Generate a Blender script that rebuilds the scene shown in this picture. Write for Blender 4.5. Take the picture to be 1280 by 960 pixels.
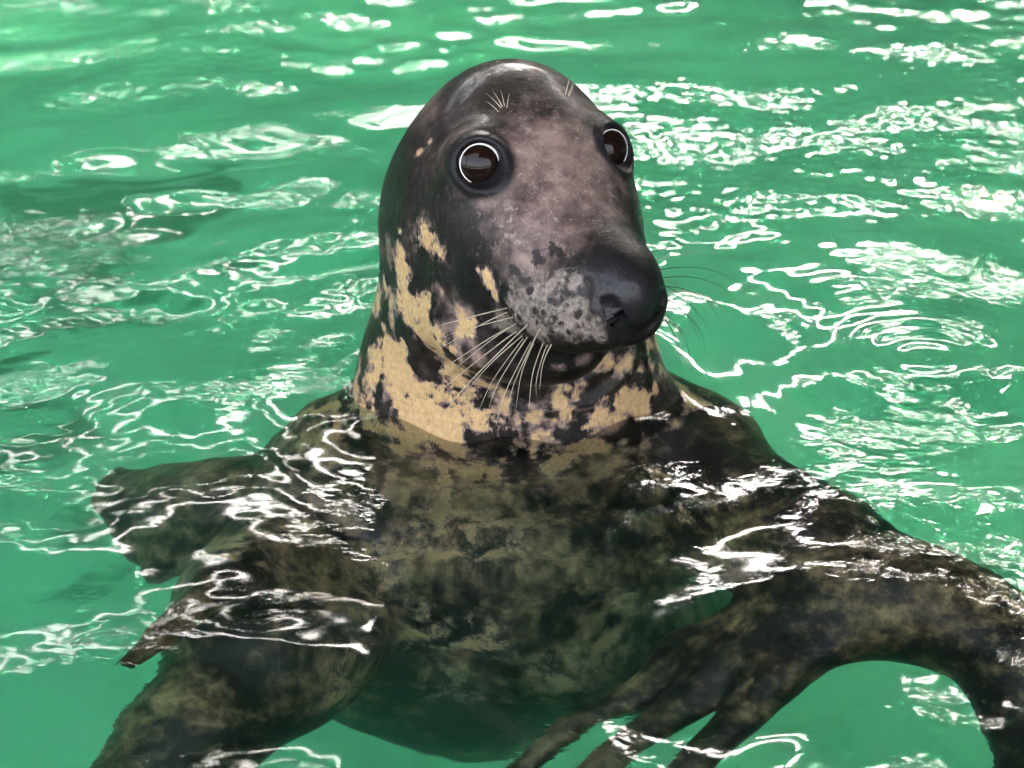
import bpy, bmesh, math, random
import numpy as np

scene = bpy.context.scene
for o in list(bpy.data.objects): bpy.data.objects.remove(o)
col = scene.collection
rng = np.random.default_rng(11)

# ---------------------------------------------------------------- camera
cam_d = bpy.data.cameras.new('camera'); cam = bpy.data.objects.new('camera', cam_d); col.objects.link(cam)
cam.location = (0.0, -1.3365, 0.7110)
cam.rotation_euler = (math.radians(90 - 27), 0, 0)
cam_d.sensor_width = 36; cam_d.lens = 36*2100/1280
cam_d.clip_start = 0.02; cam_d.clip_end = 500
cam_d.dof.use_dof = True; cam_d.dof.focus_distance = 1.30; cam_d.dof.aperture_fstop = 9
scene.camera = cam

# ---------------------------------------------------------------- sky and sun
SUN_EL, SUN_AZ = math.radians(40), math.radians(25)      # azimuth clockwise from +Y
world = bpy.data.worlds.new('World'); scene.world = world; world.use_nodes = True
nt = world.node_tree; bg = nt.nodes['Background']
sky = nt.nodes.new('ShaderNodeTexSky'); sky.sky_type = 'NISHITA'; sky.sun_disc = False
sky.sun_elevation = SUN_EL; sky.sun_rotation = SUN_AZ
sky.dust_density = 9.0; sky.air_density = 0.7; sky.ozone_density = 1.0; sky.altitude = 20
# thin high cloud: part of the blue is scattered to an even white
bw = nt.nodes.new('ShaderNodeRGBToBW'); veil = nt.nodes.new('ShaderNodeMix'); veil.data_type = 'RGBA'; veil.inputs[0].default_value = 0.65
tint = nt.nodes.new('ShaderNodeMix'); tint.data_type = 'RGBA'; tint.blend_type = 'MULTIPLY'; tint.inputs[0].default_value = 1.0; tint.inputs[7].default_value = (1.04, 1.0, 0.96, 1)
nt.links.new(sky.outputs[0], bw.inputs[0]); nt.links.new(bw.outputs[0], tint.inputs[6])
nt.links.new(sky.outputs[0], veil.inputs[6]); nt.links.new(tint.outputs[2], veil.inputs[7])
nt.links.new(veil.outputs[2], bg.inputs[0]); bg.inputs[1].default_value = 0.15
sun_d = bpy.data.lights.new('sun', 'SUN'); sun_d.energy = 2.0; sun_d.angle = math.radians(3.0); sun_d.color = (1.0, 0.82, 0.58)
sun = bpy.data.objects.new('sun', sun_d); col.objects.link(sun)
sun.rotation_euler = (math.radians(90) - SUN_EL, 0, -SUN_AZ + math.pi)
scene.view_settings.view_transform = 'Standard'; scene.view_settings.look = 'None'
scene.view_settings.exposure = 4.45; scene.view_settings.gamma = 1.0
cy = scene.cycles
cy.max_bounces = 16; cy.volume_bounces = 2; cy.transmission_bounces = 12; cy.diffuse_bounces = 5; cy.glossy_bounces = 6; cy.transparent_max_bounces = 16
cy.caustics_refractive = True; cy.caustics_reflective = True
cy.sample_clamp_indirect = 6.0; cy.blur_glossy = 0.3
cy.use_denoising = True
try: cy.denoiser = 'OPENIMAGEDENOISE'
except Exception: pass

# ---------------------------------------------------------------- helpers
def mesh_obj(name, verts, faces, mat=None, parent=None, smooth=False):
    me = bpy.data.meshes.new(name)
    v = np.asarray(verts, dtype=np.float32).reshape(-1, 3)
    if isinstance(faces, np.ndarray):
        nf, k = faces.shape
        me.vertices.add(len(v)); me.vertices.foreach_set('co', v.ravel())
        me.loops.add(nf*k); me.loops.foreach_set('vertex_index', faces.astype(np.int32).ravel())
        me.polygons.add(nf); me.polygons.foreach_set('loop_start', np.arange(nf, dtype=np.int32)*k)
        me.polygons.foreach_set('loop_total', np.full(nf, k, np.int32))
    else:
        me.from_pydata(v.tolist(), [], faces)
    me.update(calc_edges=True); me.validate()
    if smooth: me.polygons.foreach_set('use_smooth', np.ones(len(me.polygons), bool))
    if mat: me.materials.append(mat)
    o = bpy.data.objects.new(name, me); col.objects.link(o)
    if parent: o.parent = parent
    return o
def tag(o, label=None, cat=None, group=None, kind=None):
    for k, v in (('label', label), ('category', cat), ('group', group), ('kind', kind)):
        if v: o[k] = v
    return o
def box(lo, hi):
    (a, b, c), (d, e, f) = lo, hi
    v = [(a, b, c), (d, b, c), (d, e, c), (a, e, c), (a, b, f), (d, b, f), (d, e, f), (a, e, f)]
    return v, [(3, 2, 1, 0), (4, 5, 6, 7), (0, 1, 5, 4), (1, 2, 6, 5), (2, 3, 7, 6), (3, 0, 4, 7)]
def boxes(lst):
    V, F = [], []
    for lo, hi in lst:
        v, f = box(lo, hi); n = len(V); V += v; F += [tuple(i + n for i in q) for q in f]
    return V, F
class Mat:
    def __init__(self, name):
        self.m = bpy.data.materials.new(name); self.m.use_nodes = True
        self.nt = self.m.node_tree; self.b = self.nt.nodes['Principled BSDF']; self.out = self.nt.nodes['Material Output']
    def n(self, t, **kw):
        x = self.nt.nodes.new(t)
        for k, v in kw.items():
            if k[0] == '_': setattr(x, k[1:], v)
            else: x.inputs[k.replace('__', ' ')].default_value = v
        return x
    def l(self, a, b): self.nt.links.new(a, b)
    def noise(self, scale, detail=4, rough=0.55, vec=None, dist=0.0):
        x = self.n('ShaderNodeTexNoise', Scale=scale, Detail=detail, Roughness=rough, Distortion=dist)
        if vec is None:
            if not hasattr(self, 'tc'): self.tc = self.n('ShaderNodeTexCoord')
            vec = self.tc.outputs['Object']
        self.l(vec, x.inputs['Vector']); return x.outputs['Fac']
    def ramp(self, fac, stops):
        r = self.n('ShaderNodeValToRGB'); e = r.color_ramp.elements
        while len(e) < len(stops): e.new(0.5)
        for el, (p, c) in zip(e, stops): el.position = p; el.color = (*c, 1) if len(c) == 3 else c
        self.l(fac, r.inputs[0]); return r.outputs[0]
    def math(self, op, a, b=None, c=None, clamp=False):
        x = self.n('ShaderNodeMath', _operation=op, _use_clamp=clamp)
        for i, v in enumerate((a, b, c)):
            if v is None: continue
            if isinstance(v, (int, float)): x.inputs[i].default_value = v
            else: self.l(v, x.inputs[i])
        return x.outputs[0]
    def step(self, x, lo, hi):
        r = self.n('ShaderNodeMapRange', _interpolation_type='SMOOTHSTEP'); self.l(x, r.inputs[0])
        r.inputs[1].default_value = lo; r.inputs[2].default_value = hi
        return r.outputs[0]
    def mix(self, fac, a, b):
        x = self.n('ShaderNodeMix', _data_type='RGBA')
        for s, v in ((0, fac), (6, a), (7, b)):
            if isinstance(v, tuple): x.inputs[s].default_value = (*v, 1)
            elif isinstance(v, (int, float)): x.inputs[s].default_value = v
            else: self.l(v, x.inputs[s])
        return x.outputs[2]
    def bump(self, h, strength, dist):
        x = self.n('ShaderNodeBump', Strength=strength, Distance=dist); self.l(h, x.inputs['Height']); return x.outputs[0]

def simple_mat(name, stops, scale, rough, bump=0.0):
    m = Mat(name); f = m.noise(scale, 6)
    m.l(m.ramp(f, stops), m.b.inputs['Base Color']); m.b.inputs['Roughness'].default_value = rough
    if bump: m.l(m.bump(m.noise(scale*6, 5), 0.5, bump), m.b.inputs['Normal'])
    return m.m

M_ROOF = simple_mat('dark_timber', [(0.3, (0.030, 0.024, 0.018)), (0.7, (0.060, 0.048, 0.036))], 2.0, 0.7, 0.004)
M_CONC = simple_mat('concrete', [(0.3, (0.20, 0.20, 0.18)), (0.7, (0.34, 0.33, 0.30))], 1.6, 0.85, 0.003)
M_STONE = simple_mat('mossy_wall', [(0.35, (0.030, 0.045, 0.022)), (0.7, (0.085, 0.095, 0.060))], 1.2, 0.85, 0.01)
M_LEAF = simple_mat('foliage', [(0.3, (0.025, 0.060, 0.012)), (0.7, (0.080, 0.130, 0.030))], 0.8, 0.55)
M_BARK = simple_mat('bark', [(0.3, (0.05, 0.04, 0.03)), (0.7, (0.12, 0.09, 0.07))], 6, 0.9, 0.01)

# ---------------------------------------------------------------- the pool and the added shelter
ALGAE = [(-0.84, 1.5, 0.14, 0.9), (-0.67, 1.51, 0.16, 1.0), (-0.56, 1.55, 0.1, 0.9), (-0.73, 1.33, 0.16, 0.7), (-0.64, 1.16, 0.16, 0.9), (-0.76, 1.15, 0.14, 0.8), (-0.53, 1.1, 0.1, 0.6), (-0.72, 0.88, 0.12, 0.9), (-0.64, 0.88, 0.09, 0.6), (-0.6, 0.61, 0.05, 0.8), (-1.01, 1.99, 0.3, 0.45), (-0.82, 2.09, 0.25, 0.4), (0.66, 0.94, 0.15, 0.25)]
PX0, PX1, PY0, PY1, FLOOR = -3.4, 3.4, -0.95, 4.2, -1.05
def floor_material():
    m = Mat('pool_paint')
    base = m.ramp(m.noise(2.2, 7, 0.6), [(0.30, (0.38, 0.54, 0.42)), (0.55, (0.52, 0.70, 0.55)), (0.75, (0.60, 0.75, 0.60))])
    fine = m.noise(26, 6, 0.65)
    base = m.mix(m.math('MULTIPLY', m.step(fine, 0.52, 0.70), 0.35), base, (0.16, 0.26, 0.15))
    at = m.n('ShaderNodeAttribute', _attribute_name='algae')
    al = m.math('ADD', at.outputs['Fac'], m.math('MULTIPLY', m.math('SUBTRACT', m.noise(9, 6, 0.65), 0.5), 1.1))
    base = m.mix(m.math('MULTIPLY', m.step(al, 0.35, 0.75), 0.80), base, (0.045, 0.070, 0.040))
    m.l(base, m.b.inputs['Base Color']); m.b.inputs['Roughness'].default_value = 0.9
    m.b.inputs['Specular IOR Level'].default_value = 0.1
    return m.m
gx = np.linspace(PX0, PX1, 170); gy = np.linspace(PY0, PY1, 130)
X, Y = np.meshgrid(gx, gy)
def grid_faces(nx, ny):
    i = np.arange(nx*ny).reshape(ny, nx)
    return np.stack([i[:-1, :-1], i[:-1, 1:], i[1:, 1:], i[1:, :-1]], -1).reshape(-1, 4)
Zf = FLOOR + 0.006*np.sin(X*3.1 + 1)*np.sin(Y*2.3) + 0.004*np.sin(X*7 + Y*5)
fl = mesh_obj('pool_floor', np.stack([X, Y, Zf], -1), grid_faces(170, 130), floor_material(), smooth=True)
alg = np.zeros(X.shape)
for (x, y, r, a) in ALGAE: alg = np.maximum(alg, a*np.exp(-((X - x)**2 + (1.2*(Y - y))**2)/(r*r)))
at = fl.data.attributes.new('algae', 'FLOAT', 'POINT'); at.data.foreach_set('value', alg.ravel().astype(np.float32))
tag(fl, kind='structure')
M_POOLWALL = simple_mat('pool_wall_paint', [(0.3, (0.14, 0.20, 0.16)), (0.7, (0.22, 0.28, 0.22))], 2.5, 0.8, 0.002)
v, f = boxes([((PX0 - 0.3, PY0 - 0.3, FLOOR - 0.1), (PX0, PY1 + 0.3, 0.18)), ((PX1, PY0 - 0.3, FLOOR - 0.1), (PX1 + 0.3, PY1 + 0.3, 0.18)),
              ((PX0, PY1, FLOOR - 0.1), (PX1, PY1 + 0.3, 0.18)), ((PX0, PY0 - 0.3, FLOOR - 0.1), (PX1, PY0, 0.18))])
tag(mesh_obj('pool_wall', v, f, M_POOLWALL), kind='structure')
# ground sheet round the basin, reaching the horizon
R0 = 200
v = [(PX0-0.3, PY0-0.3, 0.12), (PX1+0.3, PY0-0.3, 0.12), (PX1+0.3, PY1+0.3, 0.12), (PX0-0.3, PY1+0.3, 0.12),
     (-R0, -R0, 0.12), (R0, -R0, 0.12), (R0, R0, 0.12), (-R0, R0, 0.12)]
tag(mesh_obj('ground', v, [(4, 5, 1, 0), (5, 6, 2, 1), (6, 7, 3, 2), (7, 4, 0, 3)], M_CONC), kind='structure')
# unseen dark timber shelter, added to darken reflections; roof openings shape the glints
ROOF_Z = 3.0
SLITS = [(-3.9, 0.1, -3.0, -1.55), (-3.2, 0.1, 3.95, 4.20), (-3.2, 0.6, 5.05, 5.32),
         (1.75, 3.4, 3.80, 3.93), (1.55, 3.8, 4.62, 4.77), (1.7, 3.8, 5.45, 5.58)]  # front opening lights the face, narrow slits make the glints
def shelter():
    root = bpy.data.objects.new('added_shelter', None); col.objects.link(root); root.location = (0, 6.3, 0.12)
    tag(root, 'unseen dark timber shelter added over the pool, roof slit to shape the glints', 'shelter')
    def part(name, lst, mat):
        v, f = boxes(lst); o = mesh_obj(name, np.array(v) - np.array(root.location), f, mat, root); return o
    X0, X1, Y0, Y1 = -3.9, 4.6, -3.0, 6.3
    cuts = sorted({Y0, Y1} | {c for s in SLITS for c in s[2:]} | {float(y) for y in np.arange(Y0, 3.2, 0.31)})
    for n, (y, y2) in enumerate(zip(cuts[:-1], cuts[1:])):              # planks run left to right and stop at the openings
        segs = [(X0, X1)]
        for (a, b, c, d) in SLITS:
            if y2 > c + 0.001 and y < d - 0.001:
                segs = [t for (p, q) in segs for t in ((p, min(q, a)), (max(p, b), q)) if t[1] - t[0] > 0.02]
        for (p, q) in segs:
            part('roof_plank', [((p, y, ROOF_Z + (0.012 if n % 2 else 0)), (q, y2, ROOF_Z + 0.05))], M_ROOF)
    for x in (-3.7, 1.1, 4.3):
        part('beam', [((x - 0.07, Y0, ROOF_Z - 0.20), (x + 0.07, Y1, ROOF_Z - 0.003))], M_ROOF)
    for (x, yy) in ((-3.7, 6.1), (-3.7, -2.8), (4.3, -2.8)):
        part('post', [((x - 0.07, yy - 0.07, 0.12), (x + 0.07, yy + 0.07, ROOF_Z - 0.205))], M_ROOF)
shelter()
v, f = boxes([((-3.9, 6.32, 0.12), (4.9, 6.6, 2.86))])
tag(mesh_obj('added_back_wall', v, f, M_STONE), 'tall dark mossy wall added unseen on the far side to darken reflections', 'wall')  # unseen wall, added so low reflections stay dark
v, f = boxes([((4.62, -3.0, 0.12), (4.9, 6.3, 2.99))])
tag(mesh_obj('added_side_wall', v, f, M_STONE), 'tall dark mossy wall added unseen on the right to block light', 'wall')  # unseen wall, added to keep out light from the right
v, f = boxes([((-4.2, 0.4, 0.12), (-3.92, 6.3, 2.7))])
tag(mesh_obj('added_screen_wall', v, f, M_STONE), 'dark mossy wall added unseen on the left to block rim sheen', 'wall')  # unseen wall, added to cut the sheen along the seal's left rim

# two unseen trees, added so leaves over the slits break up the mirrored sky
def leaf_material():
    m = Mat('leaf'); c = m.ramp(m.noise(1.7, 4), [(0.3, (0.06, 0.10, 0.015)), (0.7, (0.17, 0.20, 0.045))])
    m.nt.nodes.remove(m.b)
    d = m.n('ShaderNodeBsdfDiffuse'); t = m.n('ShaderNodeBsdfTranslucent'); x = m.n('ShaderNodeMixShader', Fac=0.5)
    m.l(c, d.inputs[0]); m.l(c, t.inputs[0]); m.l(d.outputs[0], x.inputs[1]); m.l(t.outputs[0], x.inputs[2]); m.l(x.outputs[0], m.out.inputs[0])
    return m.m
M_LEAF = leaf_material()
def tree(name, base, height, spread, seed, label, n_leaf):
    r = np.random.default_rng(seed); B = np.array(base)
    root = bpy.data.objects.new(name, None); col.objects.link(root); root.location = base
    tag(root, label, 'tree', 'trees added beyond the far wall')
    V, F = [], []; tips = []
    def tube(a, b, ra, rb, n=7):
        a = np.array(a, float); b = np.array(b, float); ax = (b - a)/np.linalg.norm(b - a)
        s1 = np.cross(ax, [0.31, 0.9, 0.1]); s1 /= np.linalg.norm(s1); s2 = np.cross(ax, s1); k0 = len(V)
        for c, rr in ((a, ra), (b, rb)):
            for k in range(n): V.append(c + rr*(math.cos(2*math.pi*k/n)*s1 + math.sin(2*math.pi*k/n)*s2))
        for k in range(n): F.append((k0 + k, k0 + (k + 1) % n, k0 + n + (k + 1) % n, k0 + n + k))
    fork = np.array([0, -0.2, height*0.42]); tube((0, 0, 0), fork, 0.16, 0.11)
    for i in range(9):
        e = np.array([r.uniform(-1, 1)*spread, r.uniform(-0.75, 0.45)*spread - 0.5, r.uniform(0.55, 1.0)*height])
        mid = fork + (e - fork)*0.5 + np.array([0, 0, 0.25]); tube(fork, mid, 0.07, 0.045); tube(mid, e, 0.045, 0.015)
        tips += [mid, e, (mid + e)/2]
        for j in range(4):
            q = mid + (e - mid)*r.uniform(0, 1); t = q + r.normal(size=3)*[0.5, 0.5, 0.3]; tube(q, t, 0.018, 0.006, 5); tips.append(t)
    mesh_obj('trunk', V, F, M_BARK, root)
    tips = np.array(tips); c = tips[r.integers(0, len(tips), n_leaf)] + r.normal(size=(n_leaf, 3))*[0.34, 0.34, 0.26]
    c = c[c[:, 2] + base[2] > 3.25]; n = len(c)
    u = r.normal(size=(n, 3)); u /= np.linalg.norm(u, axis=1, keepdims=True); w = np.cross(u, r.normal(size=(n, 3))); w /= np.linalg.norm(w, axis=1, keepdims=True)
    s = r.uniform(0.035, 0.075, (n, 1))
    lv = np.stack([c - u*s, c + w*s*0.45, c + u*s, c - w*s*0.45], 1).reshape(-1, 3)
    mesh_obj('crown', lv, np.arange(4*n).reshape(-1, 4), M_LEAF, root)
tree('added_tree', (-1.6, 7.6, 0.12), 5.6, 2.3, 3, 'broad leafy tree added unseen beyond the far wall to break up the mirrored sky', 3600)
tree('added_tree', (2.9, 7.9, 0.12), 6.2, 2.1, 8, 'taller leafy tree added unseen beyond the far wall to break up the mirrored sky', 2600)

# ---------------------------------------------------------------- the water
def grow(lo, a, b, hi, s):
    def out(x0, x1):
        n = []; d = s; x = x0; sg = 1 if x1 > x0 else -1
        while abs(x1 - x) > d*1.6: d = min(d*1.25, 0.12); x += sg*d; n.append(x)
        n.append(x1); return n
    return np.array(out(a, lo)[::-1] + list(np.arange(a, b + s/2, s)) + out(b, hi))
wx = grow(PX0 + 0.002, -1.12, 1.12, PX1 - 0.002, 0.0042); wy = grow(PY0 + 0.002, -0.56, 1.75, PY1 - 0.002, 0.0042)
WX, WY = np.meshgrid(wx, wy)
def lowfreq(seed, scale):
    r = np.random.default_rng(seed); z = np.zeros(WX.shape)
    for i in range(14):
        k = r.normal(size=2)*scale; z += np.sin(k[0]*WX + k[1]*WY + r.uniform(0, 6.28))
    return z/2.65
def water_height():
    r = np.random.default_rng(5)
    z = np.zeros(WX.shape)
    calm = np.exp(-(((WX + 0.10)/0.36)**2 + ((WY + 0.24)/0.26)**2)**2)    # smoother sheet over the body
    # short-crested ripples running mostly towards and away from the viewer
    for lo_, hi_, n, slope, spread in ((0.30, 0.80, 26, 0.048, 0.8), (0.11, 0.28, 50, 0.075, 0.65), (0.045, 0.11, 60, 0.050, 0.9), (0.018, 0.042, 70, 0.040, 1.1)):
        env = np.clip(0.8 + 0.8*lowfreq(int(hi_*1000), 5.0), 0.1, 2.2) if hi_ < 0.2 else 1.0
        acc = np.zeros(WX.shape)
        for i in range(n):
            lam = math.exp(r.uniform(math.log(lo_), math.log(hi_))); k = 2*math.pi/lam
            th = r.normal(math.pi/2 + 0.15, spread); ph = r.uniform(0, 2*math.pi)
            acc += (slope/k*math.sqrt(2.0/n))*np.sin(k*(WX*math.cos(th) + WY*math.sin(th)) + ph)
        z += acc*env*((1 - 0.55*calm)*(0.85 + 0.55*np.clip((WY - 0.1)/0.8, 0, 1)) if hi_ < 0.2 else 1.0)
    # rings spreading from the neck and from the flipper at the surface
    for cx, cy_, r0, lam, amp, fall in ((0.0, 0.05, 0.13, 0.055, 0.0009, 0.22), (0.40, 0.12, 0.02, 0.026, 0.0004, 0.16), (0.42, 0.10, 0.02, 0.095, 0.0006, 0.30)):
        d = np.hypot(WX - cx, (WY - cy_)*1.05)
        z += amp*np.exp(-np.maximum(d - r0, 0)/fall)*np.sin(2*math.pi*d/lam + 1.6*lowfreq(77, 9.0))
    z *= 1 - 0.3*calm
    # water drawn up the throat
    neck = np.hypot(WX/0.135, (WY - 0.04)/0.105)
    z += 0.010*np.exp(-((neck - 1.0)/0.16)**2) * (1 + 0.5*np.sin(7*np.arctan2(WY - 0.04, WX)))
    sp = np.maximum(np.abs(np.gradient(wx))[None, :], np.abs(np.gradient(wy))[:, None])
    z *= np.clip(1.3 - sp/0.05, 0.0, 1.0)
    return z
def water_material():
    m = Mat('pool_water'); nt = m.nt; nt.nodes.remove(m.b)
    g = m.n('ShaderNodeBsdfGlass', Roughness=0.06, IOR=1.333); g.inputs['Color'].default_value = (1, 1, 1, 1)
    mp = m.n('ShaderNodeMapping'); mp.inputs['Scale'].default_value = (1, 1.6, 1)
    m.tc = m.n('ShaderNodeTexCoord'); m.l(m.tc.outputs['Object'], mp.inputs[0])
    h = m.noise(38, 2, 0.5, mp.outputs[0], 0.8)
    msk = m.step(m.noise(4.5, 2), 0.42, 0.70)
    m.l(m.bump(m.math('MULTIPLY', h, msk), 0.25, 0.004), g.inputs['Normal'])
    m.l(g.outputs[0], m.out.inputs['Surface'])
    a = m.n('ShaderNodeVolumeAbsorption', Density=0.8); a.inputs['Color'].default_value = (0.18, 0.91, 0.70, 1)
    sc = m.n('ShaderNodeVolumeScatter', Density=0.34, Anisotropy=0.35); sc.inputs['Color'].default_value = (0.55, 0.95, 0.78, 1)
    ad = m.n('ShaderNodeAddShader'); m.l(a.outputs[0], ad.inputs[0]); m.l(sc.outputs[0], ad.inputs[1])
    m.l(ad.outputs[0], m.out.inputs['Volume'])
    return m.m
WZ = water_height()
nx, ny = len(wx), len(wy)
top = np.stack([WX, WY, WZ], -1).reshape(-1, 3)
idx = np.arange(nx*ny).reshape(ny, nx)
ring = np.concatenate([idx[0, :-1], idx[:-1, -1], idx[-1, :0:-1], idx[:0:-1, 0]])
low = top[ring].copy(); low[:, 2] = FLOOR - 0.05
nb = len(ring); b0 = nx*ny
side = np.stack([ring, b0 + np.arange(nb), b0 + (np.arange(nb) + 1) % nb, np.roll(ring, -1)], -1)
verts = np.concatenate([top, low])
me = bpy.data.meshes.new('water')
quads = np.concatenate([grid_faces(nx, ny), side])
nf = len(quads)
me.vertices.add(len(verts)); me.vertices.foreach_set('co', verts.astype(np.float32).ravel())
loops = np.concatenate([quads.ravel(), (b0 + np.arange(nb))[::-1]]).astype(np.int32)
me.loops.add(len(loops)); me.loops.foreach_set('vertex_index', loops)
me.polygons.add(nf + 1)
me.polygons.foreach_set('loop_start', np.append(np.arange(nf)*4, nf*4).astype(np.int32))
me.polygons.foreach_set('loop_total', np.append(np.full(nf, 4), nb).astype(np.int32))
me.update(calc_edges=True); me.validate()
me.polygons.foreach_set('use_smooth', np.append(np.ones(nf, bool), False))
me.materials.append(water_material())
water = bpy.data.objects.new('water', me); col.objects.link(water); tag(water, kind='structure')
# ---------------------------------------------------------------- seal body
HEAD_O = np.array([0.0215, -0.060, 0.268])          # midpoint between the eyes
HEAD_YAW, HEAD_PITCH, HEAD_ROLL = math.radians(29), math.radians(5), math.radians(-4)
def head_axes():
    cy, sy, cp, sp = math.cos(HEAD_YAW), math.sin(HEAD_YAW), math.cos(HEAD_PITCH), math.sin(HEAD_PITCH)
    f = np.array([sy*cp, -cy*cp, -sp])
    l = np.array([cy, sy, 0.0])
    up = np.cross(f, l)
    c, s = math.cos(HEAD_ROLL), math.sin(HEAD_ROLL)
    return f, l*c + up*s, up*c - l*s
AX_F, AX_L, AX_U = head_axes()
def to_head(p):
    q = p - HEAD_O
    return np.stack([q@AX_F, q@AX_L, q@AX_U], -1)
def from_head(a):
    a = np.asarray(a, float)
    return HEAD_O + a[..., 0:1]*AX_F + a[..., 1:2]*AX_L + a[..., 2:3]*AX_U

def sstep(a, b, x):
    t = np.clip((x - a)/(b - a), 0, 1); return t*t*(3 - 2*t)
def smin(a, b, k):
    h = np.clip(0.5 + 0.5*(b - a)/k, 0, 1)
    return b*(1 - h) + a*h - k*h*(1 - h)
def smax(a, b, k): return -smin(-a, -b, k)
def d_ell(p, c, rad):
    rad = np.array(rad); q = p - np.array(c)
    k0 = np.linalg.norm(q/rad, axis=-1); k1 = np.linalg.norm(q/(rad*rad), axis=-1) + 1e-9
    return k0*(k0 - 1)/k1
def d_cone(p, a, b, ra, rb):
    a = np.array(a, float); b = np.array(b, float); ba = b - a
    h = np.clip((p - a)@ba/(ba@ba), 0, 1)
    return np.linalg.norm(p - a - h[..., None]*ba, axis=-1) - (ra + (rb - ra)*h)
def d_sph(p, c, r): return np.linalg.norm(p - np.array(c), axis=-1) - r

THROAT_FOLD = [(-.046,-.075,.070),(-.028,-.075,.058),(0,-.072,.050),(.034,-.070,.047),(.066,-.055,.048),(.090,-.040,.058),(.105,-.028,.072)]
EYE_R = 0.0215
EYES = []                                           # (centre, gaze) in head space
for s in (-1, 1):
    g = np.array([0.80, 0.38*s if s < 0 else 0.10, 0.34]); g /= np.linalg.norm(g)
    EYES.append((np.array([0.0 if s < 0 else 0.006, s*0.0545, -0.004 if s < 0 else -0.001]), g))

def seg_dist(p, a, b):
    return d_cone(p, a, b, 0.0, 0.0)
def sdf_head(h, fine=True):
    ha = h.copy(); ha[..., 1] = np.sqrt(ha[..., 1]**2 + 0.006**2)       # mirrored half
    d = d_ell(h, (-0.056, 0.0160, -0.060), (0.104, 0.0750, 0.108))        # skull
    d = smin(d, d_ell(h, (-0.022, 0, -0.052), (0.075, 0.066, 0.062)), 0.04)            # forehead
    d = smin(d, d_cone(h, (-0.02, 0, -0.044), (0.10, 0, -0.060), 0.052, 0.041), 0.05)   # bridge of the snout
    d = smin(d, d_ell(ha, (-0.005, 0.028, -0.070), (0.085, 0.047, 0.060)), 0.05)  # cheeks
    d = smin(d, d_ell(h, (0.138, 0, -0.064), (0.030, 0.033, 0.036)), 0.034)      # nose
    d = smin(d, d_ell(ha, (0.090, 0.026, -0.086), (0.053, 0.034, 0.034)), 0.024)  # whisker pads
    # jaw, kept apart from the pads by the mouth crease
    j = d_cone(h, (0.0, 0, -0.128), (0.074, 0, -0.126), 0.052, 0.033)
    j = smin(j, d_ell(h, (0.0, 0, -0.148), (0.082, 0.080, 0.046)), 0.03)
    d = smin(d, j, 0.014 + 0.04*sstep(0.100, 0.045, h[..., 0]))
    for (c, g) in EYES:                                                  # orbit
        d = smin(d, d_sph(h, c - g*0.008, 0.0245), 0.024)
    if not fine: return d
    for (c, g) in EYES:                                                  # eyelids
        q = h - c; al = q@g
        rr = np.linalg.norm(q - al[..., None]*g, axis=-1)
        w = np.clip(al/0.004, 0, 1)
        d = d + w*(0.010*np.exp(-(rr/0.0163)**6) - 0.0024*np.exp(-((rr - 0.0205)/0.0036)**2)
                   + 0.0009*np.exp(-((rr - 0.0262)/0.0022)**2)*np.clip((q@np.array([-0.3, 0, 1.0]))/0.02, 0, 1))
    # nostrils, the fold beside them and the cleft between the pads
    d = d + 0.0085*np.exp(-(seg_dist(ha, (0.166, 0.010, -0.080), (0.158, 0.024, -0.056))/0.0048)**2)
    d = d - 0.003*np.exp(-(seg_dist(ha, (0.160, 0.020, -0.084), (0.150, 0.033, -0.062))/0.006)**2)
    d = d + 0.004*np.exp(-(seg_dist(ha, (0.140, 0.036, -0.046), (0.150, 0.036, -0.082))/0.006)**2)
    d = d + 0.004*np.exp(-(seg_dist(h, (0.170, 0, -0.078), (0.138, 0, -0.122))/0.005)**2)
    # rows of whisker follicles
    for i in range(3):
        for k in range(5):
            c = (0.122 - 0.017*k, 0.050 + 0.0035*k, -0.072 - 0.013*i + 0.001*k)
            d = d - 0.0016*np.exp(-(d_sph(ha, c, 0)/0.0055)**2)
    return d

def limb(p, pts, k):
    d = None
    for (a, ra), (b, rb) in zip(pts[:-1], pts[1:]):
        e = d_cone(p, a, b, ra, rb)
        d = e if d is None else smin(d, e, k)
    return d

def sdf_body(p):
    q = p*np.array([1, 1.30, 1])                                         # neck flatter front to back
    n = d_cone(q, (-0.004, 0.024*1.3, 0.160), (-0.002, 0.042*1.3, 0.00), 0.098, 0.132)
    n = smin(n, d_cone(q, (-0.002, 0.042*1.3, 0.0), (0.0, 0.05*1.3, -0.16), 0.132, 0.178), 0.05)
    d = n/1.15
    d = smin(d, d_ell(p, (0.0, 0.035, -0.305), (0.228, 0.225, 0.245)), 0.06)
    d = smin(d, d_cone(p, (0.0, 0.10, -0.36), (-0.02, 0.36, -0.62), 0.19, 0.13), 0.08)
    d = smin(d, d_cone(p, (-0.02, 0.36, -0.62), (-0.02, 0.52, -0.78), 0.13, 0.06), 0.06)
    # shoulders
    d = smin(d, d_ell(p, (0.155, 0.030, -0.095), (0.075, 0.075, 0.08)), 0.06)
    d = smin(d, d_ell(p, (-0.145, 0.03, -0.13), (0.075, 0.075, 0.09)), 0.06)
    return d

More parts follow.
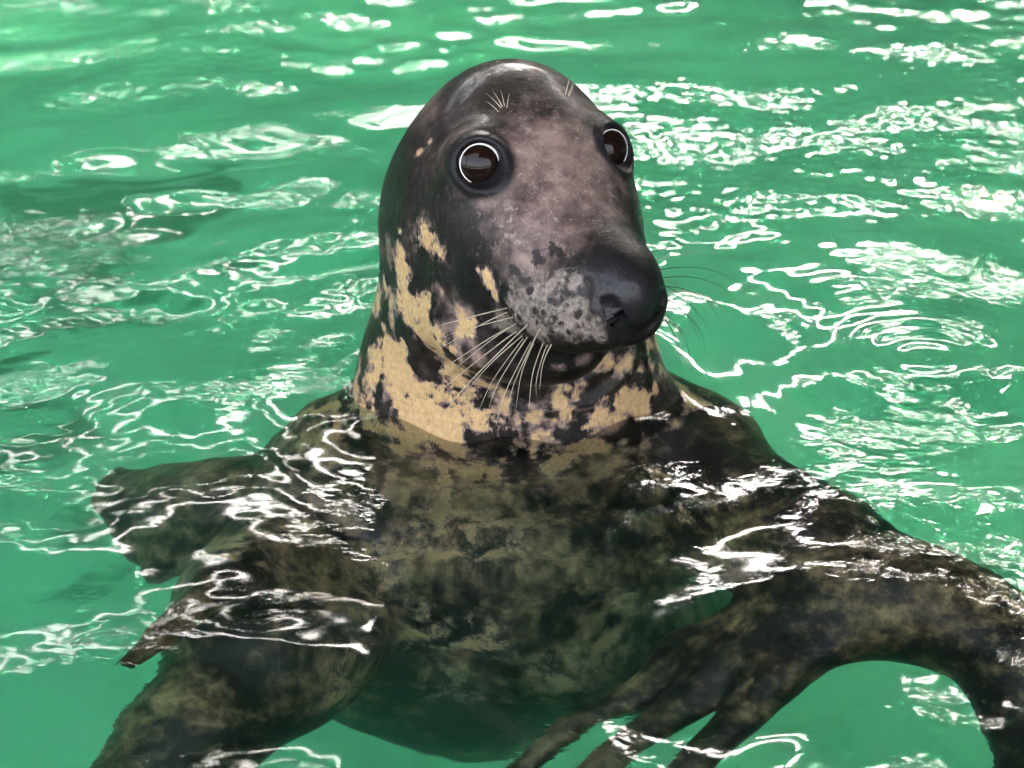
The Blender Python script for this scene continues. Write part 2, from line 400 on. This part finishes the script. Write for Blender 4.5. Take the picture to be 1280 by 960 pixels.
def sdf_limbs(p):
    # left fore flipper: arm, then fingers in a web
    d = limb(p, [((0.15, 0.02, -0.10), 0.07), ((0.255, -0.145, -0.085), 0.056), ((0.315, -0.218, -0.085), 0.048)], 0.03)
    d = smin(d, d_cone(p, (0.18, -0.06, -0.16), (0.265, -0.20, -0.12), 0.06, 0.035), 0.05)
    for pts in ([((0.31, -0.224, -0.085), 0.044), ((0.385, -0.295, -0.098), 0.044), ((0.385, -0.42, -0.155), 0.040)],
                [((0.31, -0.224, -0.085), 0.040), ((0.43, -0.31, -0.10), 0.036), ((0.49, -0.43, -0.14), 0.026)],
                [((0.31, -0.224, -0.075), 0.026), ((0.20, -0.305, -0.115), 0.019), ((0.085, -0.445, -0.175), 0.013)],
                [((0.28, -0.20, -0.085), 0.024), ((0.14, -0.235, -0.150), 0.016), ((0.00, -0.345, -0.215), 0.011)],
                [((0.29, -0.21, -0.075), 0.024), ((0.165, -0.27, -0.135), 0.017), ((0.035, -0.400, -0.195), 0.012)]):
        d = smin(d, limb(p, pts, 0.01), 0.046)
    # right fore flipper: a broad web behind, one finger at the surface, the arm reaching down
    e = limb(p, [((-0.15, 0.02, -0.15), 0.07), ((-0.27, 0.013, -0.22), 0.040)], 0.03)
    e = smin(e, d_cone(p, (-0.19, -0.08, -0.17), (-0.235, -0.19, -0.13), 0.055, 0.04), 0.05)
    for pts in ([((-0.27, 0.013, -0.22), 0.03), ((-0.383, 0.082, -0.25), 0.014)],
                [((-0.27, 0.013, -0.22), 0.03), ((-0.378, 0.035, -0.25), 0.013)],
                [((-0.27, 0.013, -0.22), 0.03), ((-0.361, -0.011, -0.25), 0.013)],
                [((-0.27, 0.013, -0.22), 0.03), ((-0.327, -0.051, -0.25), 0.013)],
                [((-0.21, -0.09, -0.15), 0.03), ((-0.232, -0.225, -0.065), 0.022), ((-0.258, -0.310, -0.040), 0.012), ((-0.282, -0.360, -0.030), 0.005)]):
        e = smin(e, limb(p, pts, 0.01), 0.055)
    d = np.minimum(d, e)
    a = limb(p, [((-0.13, -0.04, -0.25), 0.08), ((-0.195, -0.20, -0.20), 0.07), ((-0.245, -0.300, -0.20), 0.055), ((-0.30, -0.42, -0.23), 0.040)], 0.04)
    d = smin(d, a, 0.05)
    return d

def sdf(p, fine=True):
    d = sdf_body(p)
    m = p[..., 2] > -0.02                                                # the head only matters up here
    if m.any():
        h = to_head(p[m])
        k = 0.022 + 0.06*sstep(0.04, -0.06, h[..., 0])          # soft nape, crisp throat fold
        e = smin(sdf_head(h, fine), d[m], k)
        if fine:                                                         # folds of skin under the jaw
            g = np.full(len(e), 1.0)
            for a, b in zip(THROAT_FOLD[:-1], THROAT_FOLD[1:]): g = np.minimum(g, seg_dist(p[m], a, b))
            e = e + 0.0045*np.exp(-(g/0.0045)**2) - 0.0022*np.exp(-((g - 0.011)/0.005)**2)
        d[m] = e
    m = p[..., 2] < 0.08
    if m.any():
        d[m] = smin(d[m], sdf_limbs(p[m]), 0.03)
    return d

def grad(p, fine=True, e=8e-4):
    ks = np.array([(1, -1, -1), (-1, -1, 1), (-1, 1, -1), (1, 1, 1)], float)
    g = sum(k*sdf(p + k*e, fine)[..., None] for k in ks)
    return g/(4*e)

def axis_steps(lo, f0, f1, hi, fine, coarse):
    return np.concatenate([np.arange(lo, f0 - coarse*0.5, coarse), np.arange(f0, f1, fine), np.arange(f1, hi + coarse, coarse)])
def surface_nets(f, ax):
    n = [len(a) for a in ax]
    v = np.empty(n)
    for i in range(n[0]):
        g = np.stack(np.meshgrid(ax[0][i:i+1], ax[1], ax[2], indexing='ij'), -1)
        v[i] = f(g.reshape(-1, 3)).reshape(n[1], n[2])
    ins = v < 0
    cs = [(i, j, k) for i in (0, 1) for j in (0, 1) for k in (0, 1)]
    cell = sum(ins[i:n[0]-1+i, j:n[1]-1+j, k:n[2]-1+k].astype(int) for i, j, k in cs)
    act = (cell > 0) & (cell < 8)
    idx = -np.ones(cell.shape, int); idx[act] = np.arange(act.sum())
    ci = np.argwhere(act)
    acc = np.zeros((len(ci), 3)); cnt = np.zeros(len(ci))
    for a in cs:
        for b in cs:
            if sum(abs(x - y) for x, y in zip(a, b)) == 1 and a < b:
                va = v[ci[:, 0]+a[0], ci[:, 1]+a[1], ci[:, 2]+a[2]]; vb = v[ci[:, 0]+b[0], ci[:, 1]+b[1], ci[:, 2]+b[2]]
                m = (va < 0) != (vb < 0)
                t = np.where(m, va/np.where(m, va - vb, 1), 0)[:, None]
                acc += np.where(m[:, None], np.array(a) + t*(np.array(b) - np.array(a)), 0); cnt += m
    acc /= cnt[:, None]
    pts = np.stack([ax[i][ci[:, i]] + acc[:, i]*(ax[i][ci[:, i]+1] - ax[i][ci[:, i]]) for i in range(3)], 1)
    quads = []
    for axis in range(3):
        o = [0, 1, 2]; o.remove(axis); b, c = o
        sl0 = [slice(None)]*3; sl1 = [slice(None)]*3
        sl0[axis] = slice(0, -1); sl1[axis] = slice(1, None)
        e = np.argwhere(ins[tuple(sl0)] != ins[tuple(sl1)])
        e = e[(e[:, b] > 0) & (e[:, c] > 0) & (e[:, b] < n[b]-1) & (e[:, c] < n[c]-1)]
        q = []
        for db, dc in ((-1, -1), (0, -1), (0, 0), (-1, 0)):
            w = e.copy(); w[:, b] += db; w[:, c] += dc
            q.append(idx[w[:, 0], w[:, 1], w[:, 2]])
        q = np.stack(q, 1)
        flip = ~ins[e[:, 0], e[:, 1], e[:, 2]]
        if axis == 1: flip = ~flip
        q[flip] = q[flip][:, ::-1]
        quads.append(q)
    return pts, np.concatenate(quads)

def subdivide(p, q):
    e = np.sort(np.concatenate([q[:, [0, 1]], q[:, [1, 2]], q[:, [2, 3]], q[:, [3, 0]]]), 1)
    key = e[:, 0].astype(np.int64)*len(p) + e[:, 1]
    u, inv = np.unique(key, return_inverse=True)
    ea, eb = u//len(p), u % len(p)
    nq = len(q); inv = inv.reshape(4, nq) + len(p)
    fc = np.arange(nq) + len(p) + len(u)
    pts = np.concatenate([p, (p[ea] + p[eb])/2, p[q].mean(1)])
    out = np.concatenate([np.stack([q[:, i], inv[i], fc, inv[i-1]], 1) for i in range(4)])
    return pts, out

def relax_project(p, it, fine=True):
    for _ in range(it):
        g = grad(p, fine); d = sdf(p, fine)
        st = d[:, None]*g/np.maximum((g*g).sum(-1, keepdims=True), 0.25)
        ln = np.linalg.norm(st, axis=-1, keepdims=True)
        p = p - st*np.minimum(1, 0.004/np.maximum(ln, 1e-9))
    return p

def build_body(levels):
    ax = [axis_steps(-0.46, -0.16, 0.17, 0.56, 0.0065, 0.011), axis_steps(-0.50, -0.26, 0.03, 0.62, 0.0065, 0.012),
          axis_steps(-0.88, -0.01, 0.36, 0.37, 0.0065, 0.012)]
    p, q = surface_nets(lambda x: sdf(x, False), ax)
    p = relax_project(p, 2, False)
    for i in range(levels):
        p, q = subdivide(p, q)
        p = relax_project(p, 3)
    return p, q

# marks on the coat: x, y, z, radius in millimetres
PALE = [(-69,-85,203,10.9),(-58,-102,202,6.0),(-92,-57,167,8.7),(-93,-54,144,11.3),(-83,-67,139,13.7),(-73,-82,141,9.9),(-70,-84,153,7.3),(-90,-57,124,7.5),(-81,-69,124,6.3),(-72,-78,114,7.4),(-63,-92,113,8.6),(-52,-111,119,7.3),(-91,-47,91,7.6),(-105,-27,79,11.7),(-115,-15,61,9.2),(-97,-37,72,10.4),(-65,-59,71,6.4),(-53,-69,76,7.6),(-121,-13,37,7.9),(-96,-38,49,15.7),(-85,-46,36,18.2),(-69,-54,51,12.9),(-66,-54,31,15.6),(-48,-60,49,12.9),(-43,-61,32,15.5),(-27,-64,39,12.9),(-17,-66,26,12.9),(-7,-67,21,7.7),(-88,-46,9,13.2),(-102,-36,10,10.6),(-128,-9,17,6.7),(-132,-6,2,5.4),(-64,-57,12,10.4),(-48,-61,15,7.8),(-33,-65,17,7.7),(106,-24,42,7.9),(105,-27,32,9.2),(98,-34,27,7.9),(82,-44,35,9.9),(73,-49,32,7.3),(49,-57,44,10.3),(48,-59,31,7.2),(52,-55,52,6.5),(112,-23,18,5.8),(127,-3,25,4.9),(114,-12,48,4.8),(130,12,41,3.7),(63,-55,18,5.7),(121,-13,21,4.3),(-20,-141,198,3.2),(-17,-144,189,3.7),(-13,-147,182,3.2),(-27,-135,198,2.8),(-91,-57,181,3.0),(-94,-52,189,3.0),(-92,-53,198,2.5),(-113,-2,147,2.6),(-35,-127,143,4.8),(-28,-132,153,3.3),(-39,-123,149,3.3),(-66,-45,272,2.6),(-72,-44,265,2.6),(-76,-43,261,2.6),(-127,-6,33,10.0),(-130,-8,6,10.1),(-120,-6,65,7.8),(-124,-17,-5,8.6),(-115,-27,-8,8.6),(-91,-44,1,9.8),(-55,-60,10,6.9)]
DARK = [(-104,-30,108,11.6),(-102,-32,96,9.0),(-114,-7,107,6.6),(-126,3,59,5.8),(-126,-2,49,5.3),(-85,-58,105,7.1),(-82,-58,97,4.6),(-116,-20,34,8.5),(-113,-25,25,9.3),(-116,-24,12,7.5),(-110,-30,4,5.3),(-74,-55,75,12.3),(-65,-63,82,7.6),(-79,-50,62,6.5),(-53,-64,67,6.4),(-42,-64,56,4.6),(-59,-57,39,5.6),(-20,-66,51,10.2),(-7,-67,41,10.3),(8,-66,26,15.5),(29,-64,28,15.5),(-38,-64,10,6.5),(-25,-66,11,6.5),(-83,-68,153,5.0),(-75,-77,165,8.6),(-62,-100,143,7.3),(-70,-85,185,8.3),(-58,-107,131,5.3),(97,-28,61,13.1),(82,-39,56,13.0),(68,-48,47,9.3),(61,-55,30,10.4),(34,-61,50,12.9),(90,-41,20,6.6),(105,-30,17,4.8)]
FACE = [(31,-90,285,37.6),(6,-117,268,34.0),(37,-128,260,33.8),(0,-138,244,27.6),(30,-153,237,24.3),(-12,-126,252,18.5),(-25,-132,228,11.1),(12,-161,214,18.2),(9,-99,282,24.9),(50,-98,275,28.2),(57,-148,125,5.7),(38,-149,120,5.1)]
PAD = [(24,-183,197,18.0),(6,-170,185,17.1),(42,-199,185,17.9),(60,-203,180,13.1),(0,-152,160,14.9),(18,-183,171,14.6),(56,-200,199,7.1),(48,-190,214,9.5),(36,-181,213,8.4)]
PADDARK = [(56,-197,206,3.6),(52,-194,207,3.0),(60,-202,205,3.6),(9,-174,183,2.4),(18,-183,185,3.0),(30,-188,198,3.6),(34,-192,196,3.0),(24,-188,185,2.4),(39,-196,191,2.4),(49,-199,190,3.0),(13,-173,198,3.0),(6,-169,173,2.4),(36,-196,181,2.4),(57,-201,187,2.4),(49,-200,180,2.4),(19,-185,176,2.4),(0,-162,175,2.5),(43,-200,175,2.4),(45,-178,224,5.4),(50,-187,220,4.8),(56,-193,215,4.8),(30,-163,226,7.9),(22,-163,220,6.7),(37,-175,220,6.6),(0,-156,208,5.5),(9,-166,203,4.9)]
NOSE = [(77,-193,227,20.1),(88,-200,218,21.3),(101,-200,205,17.8),(71,-205,207,15.4),(83,-208,195,16.6),(111,-180,196,12.1),(68,-198,220,8.3)]
BLACK = [(-44,-119,190,13.9),(-31,-131,174,13.8),(-51,-113,145,12.9),(-25,-133,141,14.0),(0,-139,122,15.3),(32,-127,95,9.0),(-13,-127,102,12.9),(20,-64,55,10.9),(-38,-125,126,10.3),(-50,-112,207,11.4),(-31,-129,221,8.7)]
BELLY = [(-35,-69,-42,18.3),(-14,-73,-53,12.7),(-56,-74,-75,14.2),(-28,-107,-113,24.1),(-55,-113,-128,18.5),(0,-117,-123,18.4),(35,-66,-26,14.0),(63,-57,-8,11.2),(113,-54,-60,12.9),(123,-62,-67,10.0),(-70,-85,-101,17.1),(-114,-169,-174,21.1),(-81,-163,-223,24.5),(-20,-172,-211,18.5),(40,-181,-254,18.8),(-128,-239,-179,20.4),(-54,-183,-293,19.1),(-110,-116,-154,18.7),(145,-96,-88,9.9),(81,-165,-235,14.5)]
FOLD = [(-44,-67,70,3.4),(-27,-66,58,3.4),(0,-65,49,3.4),(34,-62,43,3.4),(66,-52,41,3.5),(89,-38,49,3.5),(106,-20,62,3.5)]
WHISK = [(-4,-156,175,-59,-161,168),(-4,-155,171,-50,-165,153),(-3,-147,154,-47,-159,130),(3,-150,152,-53,-171,112),(12,-177,171,-55,-209,110),(8,-151,149,-31,-168,114),(9,-149,146,-19,-170,104),(15,-151,144,-4,-177,94),(17,-152,143,11,-169,108),(24,-179,156,20,-197,120),(27,-183,156,25,-196,130),(30,-188,159,27,-198,138),(3,-163,165,-39,-174,142),(1,-162,170,-43,-166,164),(12,-158,151,-11,-177,112),(21,-186,171,3,-210,122),(-9,-55,303,-21,-52,314),(-8,-54,304,-16,-50,316),(-6,-54,304,-9,-50,316),(-4,-56,304,-2,-53,314),(-11,-59,301,-21,-57,309),(43,-33,307,49,-26,331),(45,-32,306,52,-28,319),(46,-32,305,50,-29,313)]
# ---------------------------------------------------------------- colouring of the coat
def field(p, lst, k=0.6):
    out = np.zeros(len(p))
    for (x, y, z, r) in lst:
        d2 = ((p*1000 - np.array([x, y, z]))**2).sum(1)
        out += np.exp(-k*d2/(r*r))
    return np.clip(out, 0, 1.0)
def blobs(p, lst, soft=0.9):
    """Soft union of round marks on the coat; centres and radii in millimetres."""
    out = np.zeros(len(p))
    for (x, y, z, r) in lst:
        d = np.linalg.norm(p*1000 - np.array([x, y, z]), axis=1)
        out = np.maximum(out, np.clip((1 + soft - d/r)/(2*soft), 0, 1))
    return out
def coat_material():
    m = Mat('seal_coat')
    A = m.n('ShaderNodeAttribute', _attribute_name='marks'); sp = m.n('ShaderNodeSeparateColor'); m.l(A.outputs['Color'], sp.inputs[0])
    Bt = m.n('ShaderNodeAttribute', _attribute_name='tones'); s2 = m.n('ShaderNodeSeparateColor'); m.l(Bt.outputs['Color'], s2.inputs[0])
    pale, pad, dots = sp.outputs[0], sp.outputs[1], sp.outputs[2]
    face, body, skin = s2.outputs[0], s2.outputs[1], s2.outputs[2]
    n1 = m.noise(70, 5, 0.62); n2 = m.noise(210, 4, 0.65); n3 = m.noise(26, 5, 0.6); n4 = m.noise(9, 4, 0.6)
    c1 = m.math('SUBTRACT', n1, 0.5); c2 = m.math('SUBTRACT', n2, 0.5)
    edge = m.math('ADD', m.math('MULTIPLY', c1, 1.3), m.math('MULTIPLY', c2, 0.7))
    mp0 = m.n('ShaderNodeMapping'); mp0.inputs['Scale'].default_value = (1.0, 1.0, 0.30); m.l(m.tc.outputs['Object'], mp0.inputs[0])
    hs = m.noise(620, 4, 0.7, mp0.outputs[0])
    dark = m.ramp(n3, [(0.30, (0.0045, 0.0038, 0.0036)), (0.70, (0.016, 0.0125, 0.011))])
    brown = m.ramp(m.math('ADD', m.math('MULTIPLY', n1, 0.55), m.math('MULTIPLY', m.noise(17, 4, 0.6), 0.45)), [(0.28, (0.050, 0.034, 0.029)), (0.50, (0.195, 0.134, 0.115)), (0.72, (0.37, 0.265, 0.225))])
    colr = m.mix(m.step(m.math('ADD', m.math('MULTIPLY', face, 1.15), m.math('ADD', m.math('MULTIPLY', edge, 0.35), m.math('MULTIPLY', m.math('SUBTRACT', m.noise(20, 5, 0.65), 0.53), 2.2))), 0.10, 1.15), dark, brown)
    fleck = m.math('MULTIPLY', m.math('MULTIPLY', face, 0.75, clamp=True), m.step(m.math('ADD', m.math('MULTIPLY', m.noise(110, 5, 0.7, None, 0.5), 0.7), m.math('MULTIPLY', hs, 0.3)), 0.53, 0.66))
    colr = m.mix(fleck, colr, (0.40, 0.315, 0.28))
    grey = m.ramp(n2, [(0.3, (0.085, 0.066, 0.055)), (0.7, (0.29, 0.24, 0.20))])
    colr = m.mix(m.step(m.math('ADD', pad, m.math('MULTIPLY', edge, 1.2)), 0.35, 0.85), colr, grey)
    colr = m.mix(m.step(m.math('ADD', m.math('MULTIPLY', dots, 1.15), m.math('MULTIPLY', m.math('MULTIPLY', edge, 3.2), m.math('MULTIPLY', dots, 3.0, clamp=True))), 0.35, 0.95), colr, (0.020, 0.015, 0.014))
    tan = m.ramp(n2, [(0.25, (0.40, 0.255, 0.115)), (0.60, (0.55, 0.365, 0.175)), (0.85, (0.62, 0.44, 0.23))])
    pn = m.math('ADD', m.math('ADD', m.math('MULTIPLY', edge, 0.9), m.math('MULTIPLY', m.math('SUBTRACT', m.noise(48, 3, 0.5, None, 0.4), 0.56), 2.6)), m.math('MULTIPLY', m.math('SUBTRACT', hs, 0.5), 1.3))
    pn = m.math('MULTIPLY', pn, m.math('MULTIPLY', pale, 3.0, clamp=True))
    zn = m.n('ShaderNodeAttribute', _attribute_name='spotted')
    sn = m.math('SUBTRACT', m.noise(34, 4, 0.55, None, 0.3), 0.5)
    sn = m.math('ADD', m.math('MULTIPLY', sn, 4.2), m.math('MULTIPLY', edge, 0.5))
    pale = m.math('ADD', m.math('MULTIPLY', pale, 0.75), m.math('MULTIPLY', zn.outputs['Fac'], m.math('ADD', 0.14, sn)))
    colr = m.mix(m.step(m.math('ADD', pale, pn), 0.00, 0.34), colr, brown)
    colr = m.mix(m.step(m.math('ADD', pale, pn), 0.20, 0.60), colr, tan)
    # mottling of the trunk and flippers
    mot = m.math('ADD', m.math('MULTIPLY', n3, 0.45), m.math('ADD', m.math('MULTIPLY', n4, 0.55), m.math('MULTIPLY', c1, 0.35)))
    olive = m.ramp(n1, [(0.3, (0.085, 0.064, 0.032)), (0.7, (0.36, 0.27, 0.135))])
    colr = m.mix(m.math('MULTIPLY', body, m.step(mot, 0.44, 0.68)), colr, olive)
    strk = m.ramp(hs, [(0.28, (0.72, 0.72, 0.72)), (0.50, (1, 1, 1)), (0.75, (1.22, 1.20, 1.18))])
    mm = m.n('ShaderNodeMix', _data_type='RGBA', _blend_type='MULTIPLY'); mm.inputs[0].default_value = 1.0
    m.l(colr, mm.inputs[6]); m.l(strk, mm.inputs[7]); colr = mm.outputs[2]
    colr = m.mix(skin, colr, (0.010, 0.009, 0.010))
    m.l(colr, m.b.inputs['Base Color'])
    rg = m.math('ADD', 0.27, m.math('MULTIPLY', n1, 0.26))
    m.l(rg, m.b.inputs['Roughness']); m.b.inputs['Specular IOR Level'].default_value = 0.20
    wt = m.n('ShaderNodeAttribute', _attribute_name='wet')
    m.l(m.math('ADD', 0.03, m.math('MULTIPLY', wt.outputs['Fac'], m.step(n2, 0.30, 0.55))), m.b.inputs['Coat Weight']); m.b.inputs['Coat Roughness'].default_value = 0.17; m.b.inputs['Coat IOR'].default_value = 1.6
    mp = m.n('ShaderNodeMapping'); mp.inputs['Scale'].default_value = (1.0, 1.0, 0.28); m.l(m.tc.outputs['Object'], mp.inputs[0])
    hair = m.noise(620, 3, 0.6, mp.outputs[0])
    hb = m.math('ADD', m.math('ADD', m.math('MULTIPLY', hair, 0.55), m.math('MULTIPLY', n2, 0.6)), m.math('MULTIPLY', m.math('MULTIPLY', skin, n1), 1.8))
    m.l(m.bump(hb, 0.5, 0.0022), m.b.inputs['Normal'])
    return m.m

P_, Q_ = build_body(2)
seal = bpy.data.objects.new('seal', None); col.objects.link(seal); seal.location = (0, 0.05, -0.30)
tag(seal, 'dark spotted seal with its head raised out of the green water', 'seal')
SO = np.array([0, 0.05, -0.30])
H_ = to_head(P_)
pale = field(P_, PALE) - 1.5*field(P_, DARK, 1.1)
under = sstep(0.0, -0.05, P_[:, 2])
pale = np.maximum(pale, 0.80*blobs(P_, BELLY, 1.2))
pad = blobs(P_, PAD, 0.8); dots = blobs(P_, PADDARK, 0.9)
face = np.maximum(blobs(P_, FACE, 1.3), 0.12*sstep(0.13, 0.24, P_[:, 2]))
crown = sstep(-0.06, 0.0, H_[:, 2])*sstep(0.05, -0.02, H_[:, 0])
face = np.maximum(face, 0.26*crown)
black = np.maximum(blobs(P_, BLACK, 1.0), blobs(P_, NOSE, 0.7))
face = face*(1 - 0.95*black)
skin = 0.92*blobs(P_, NOSE, 0.5)
for (c, g) in EYES:
    q = H_ - c; rr = np.linalg.norm(q - (q@g)[:, None]*g, axis=1)
    skin = np.maximum(skin, sstep(0.0305, 0.0235, rr)*(q@g > 0))
body = seal_body = mesh_obj('body', P_ - SO, Q_, coat_material(), seal, smooth=True)
for nm, ch in (('marks', (pale, pad*(1 - 0.7*skin), dots)), ('tones', (face, np.maximum(under, 0.10*(P_[:, 2] < 0.1)), skin))):
    a = body.data.attributes.new(nm, 'FLOAT_COLOR', 'POINT')
    a.data.foreach_set('color', np.stack([*ch, np.ones(len(P_))], -1).astype(np.float32).ravel())

zone = sstep(0.20, 0.13, P_[:, 2])*sstep(0.085, 0.02, H_[:, 0])*(1 - 0.8*blobs(P_, BLACK, 0.8))*(0.35 + 0.65*sstep(-0.12, -0.02, P_[:, 2]))
a = body.data.attributes.new('spotted', 'FLOAT', 'POINT'); a.data.foreach_set('value', zone.astype(np.float32))
wet = np.maximum(sstep(0.010, 0.035, H_[:, 2])*sstep(0.02, -0.01, H_[:, 0])*sstep(0.035, 0.01, H_[:, 1]), 0.25*blobs(P_, NOSE, 0.6))
a = body.data.attributes.new('wet', 'FLOAT', 'POINT'); a.data.foreach_set('value', wet.astype(np.float32))

# ---------------------------------------------------------------- eyes
def eye_materials():
    m = Mat('eye_dark'); m.l(m.ramp(m.noise(300, 3), [(0.3, (0.005, 0.003, 0.002)), (0.7, (0.014, 0.007, 0.005))]), m.b.inputs['Base Color'])
    m.b.inputs['Roughness'].default_value = 0.04; m.b.inputs['IOR'].default_value = 1.34
    w = Mat('eye_pale'); w.l(w.ramp(w.noise(400, 3), [(0.3, (0.55, 0.50, 0.46)), (0.7, (0.80, 0.76, 0.72))]), w.b.inputs['Base Color'])
    w.b.inputs['Roughness'].default_value = 0.12
    return m.m, w.m
M_EYE, M_EYE_RING = eye_materials()
def frame(g):
    up = np.array([0, 0, 1.0]); a = np.cross(up, g); a /= np.linalg.norm(a); return a, np.cross(g, a)
for (c, g) in EYES:
    C0 = from_head(c); G = g[0]*AX_F + g[1]*AX_L + g[2]*AX_U; a, b = frame(G)
    V, F = [], []
    nt_, np_ = 40, 26
    for i in range(np_):
        t = i/(np_ - 1)*math.radians(100)
        for k in range(nt_):
            ph = 2*math.pi*k/nt_
            V.append(C0 + EYE_R*(math.cos(t)*G + math.sin(t)*(math.cos(ph)*a + math.sin(ph)*b)))
    for i in range(np_ - 1):
        for k in range(nt_): F.append((i*nt_ + k, i*nt_ + (k + 1) % nt_, (i + 1)*nt_ + (k + 1) % nt_, (i + 1)*nt_ + k))
    e = mesh_obj('eye', np.array(V) - SO, F, M_EYE, seal, smooth=True)
    V, F = [], []                                          # thin pale ring set on the eyeball, wider towards the nose
    prof = [(-1, 0.0002), (-0.6, 0.0008), (0, 0.0010), (0.6, 0.0008), (1, 0.0002)]
    inner = -AX_L*np.sign(c[1])
    for k in range(64):
        ph = 2*math.pi*k/64; dr = math.cos(ph)*a + math.sin(ph)*b
        w = 1.15 + 1.5*max(0, float(dr@(inner*0.8 + AX_U*0.6 if c[1] < 0 else inner*0.9 - AX_F*0.1)))**1.5
        w *= 0.35 + 0.65*sstep(-1.0, -0.55, float(dr@AX_U))
        for (s_, h_) in prof:
            t = math.radians(45.5 + s_*w*1.35)
            V.append(C0 + (EYE_R + h_*0.6)*(math.cos(t)*G + math.sin(t)*dr))
    for k in range(64):
        for j in range(4): F.append((k*5 + j, k*5 + j + 1, ((k + 1) % 64)*5 + j + 1, ((k + 1) % 64)*5 + j))
    mesh_obj('eye_ring', np.array(V) - SO, F, M_EYE_RING, e, smooth=True)

# ---------------------------------------------------------------- whiskers
wm = Mat('whisker_pale'); wm.l(wm.ramp(wm.noise(80, 2), [(0.3, (0.30, 0.25, 0.17)), (0.7, (0.56, 0.49, 0.37))]), wm.b.inputs['Base Color'])
wm.b.inputs['Roughness'].default_value = 0.35
wd = Mat('whisker_dark'); wd.l(wd.ramp(wd.noise(80, 2), [(0.3, (0.03, 0.025, 0.02)), (0.7, (0.09, 0.075, 0.055))]), wd.b.inputs['Base Color'])
def whisker(a, b, sag, r0, mat, root=0.004, wav=0.0, ph=0.0):
    a = np.array(a, float); b = np.array(b, float); ax = b - a; L = np.linalg.norm(ax); ax /= L
    a = a - ax*root*0.3
    s1 = np.cross(ax, [0.3, 0.2, 1.0]); s1 /= np.linalg.norm(s1); s2 = np.cross(ax, s1)
    V, F = [], []; n = 12
    for i in range(n + 1):
        t = i/n; c = a + (b - a)*t + np.array(sag)*4*t*(1 - t) + s1*wav*L*math.sin(t*7 + ph)*t
        r = r0*(1 - 0.85*t)
        for k in range(5):
            th = 2*math.pi*k/5; V.append(c + r*(math.cos(th)*s1 + math.sin(th)*s2))
    for i in range(n):
        for k in range(5): F.append((i*5 + k, i*5 + (k + 1) % 5, (i + 1)*5 + (k + 1) % 5, (i + 1)*5 + k))
    return mesh_obj('whisker', np.array(V) - SO, F, mat, seal, smooth=True)
wr = random.Random(3)
for i, w in enumerate(WHISK):
    a = np.array(w[:3])/1000; b = np.array(w[3:])/1000
    brow = a[2] > 0.27
    out = -AX_L*0.012 + AX_F*0.006
    if brow: whisker(a, b, np.array([0, 0, 0.001]), 0.00035, wm.m)
    else: whisker(a, b + out + np.array([wr.uniform(-.002, .002), -0.012, wr.uniform(-.002, .002)]), out*0.35 + np.array([0, 0, 0.002]), 0.00058, wm.m, wav=0.012, ph=wr.uniform(0, 6))
for i in range(18):                                        # far side of the muzzle, hanging dark against the water
    row, k = i % 3, i//3
    a = from_head((0.118 - 0.012*k, 0.055 + 0.001*k, -0.078 - 0.012*row))
    d = np.array([0.55 - 0.09*k + 0.05*row, 0.66, -0.30 - 0.32*row + 0.05*k]); d += np.array([wr.uniform(-.1, .1) for _ in range(3)])
    d /= np.linalg.norm(d)
    L = 0.045 + 0.012*k*0.8 + wr.uniform(0, 0.02)
    b = a + (AX_F*d[0]*0.6 + AX_L*d[1] + AX_U*d[2])*L
    whisker(a, b, np.array([0.006, 0, 0.010]), 0.00042, wd.m if i % 4 else wm.m, wav=0.02, ph=wr.uniform(0, 6))
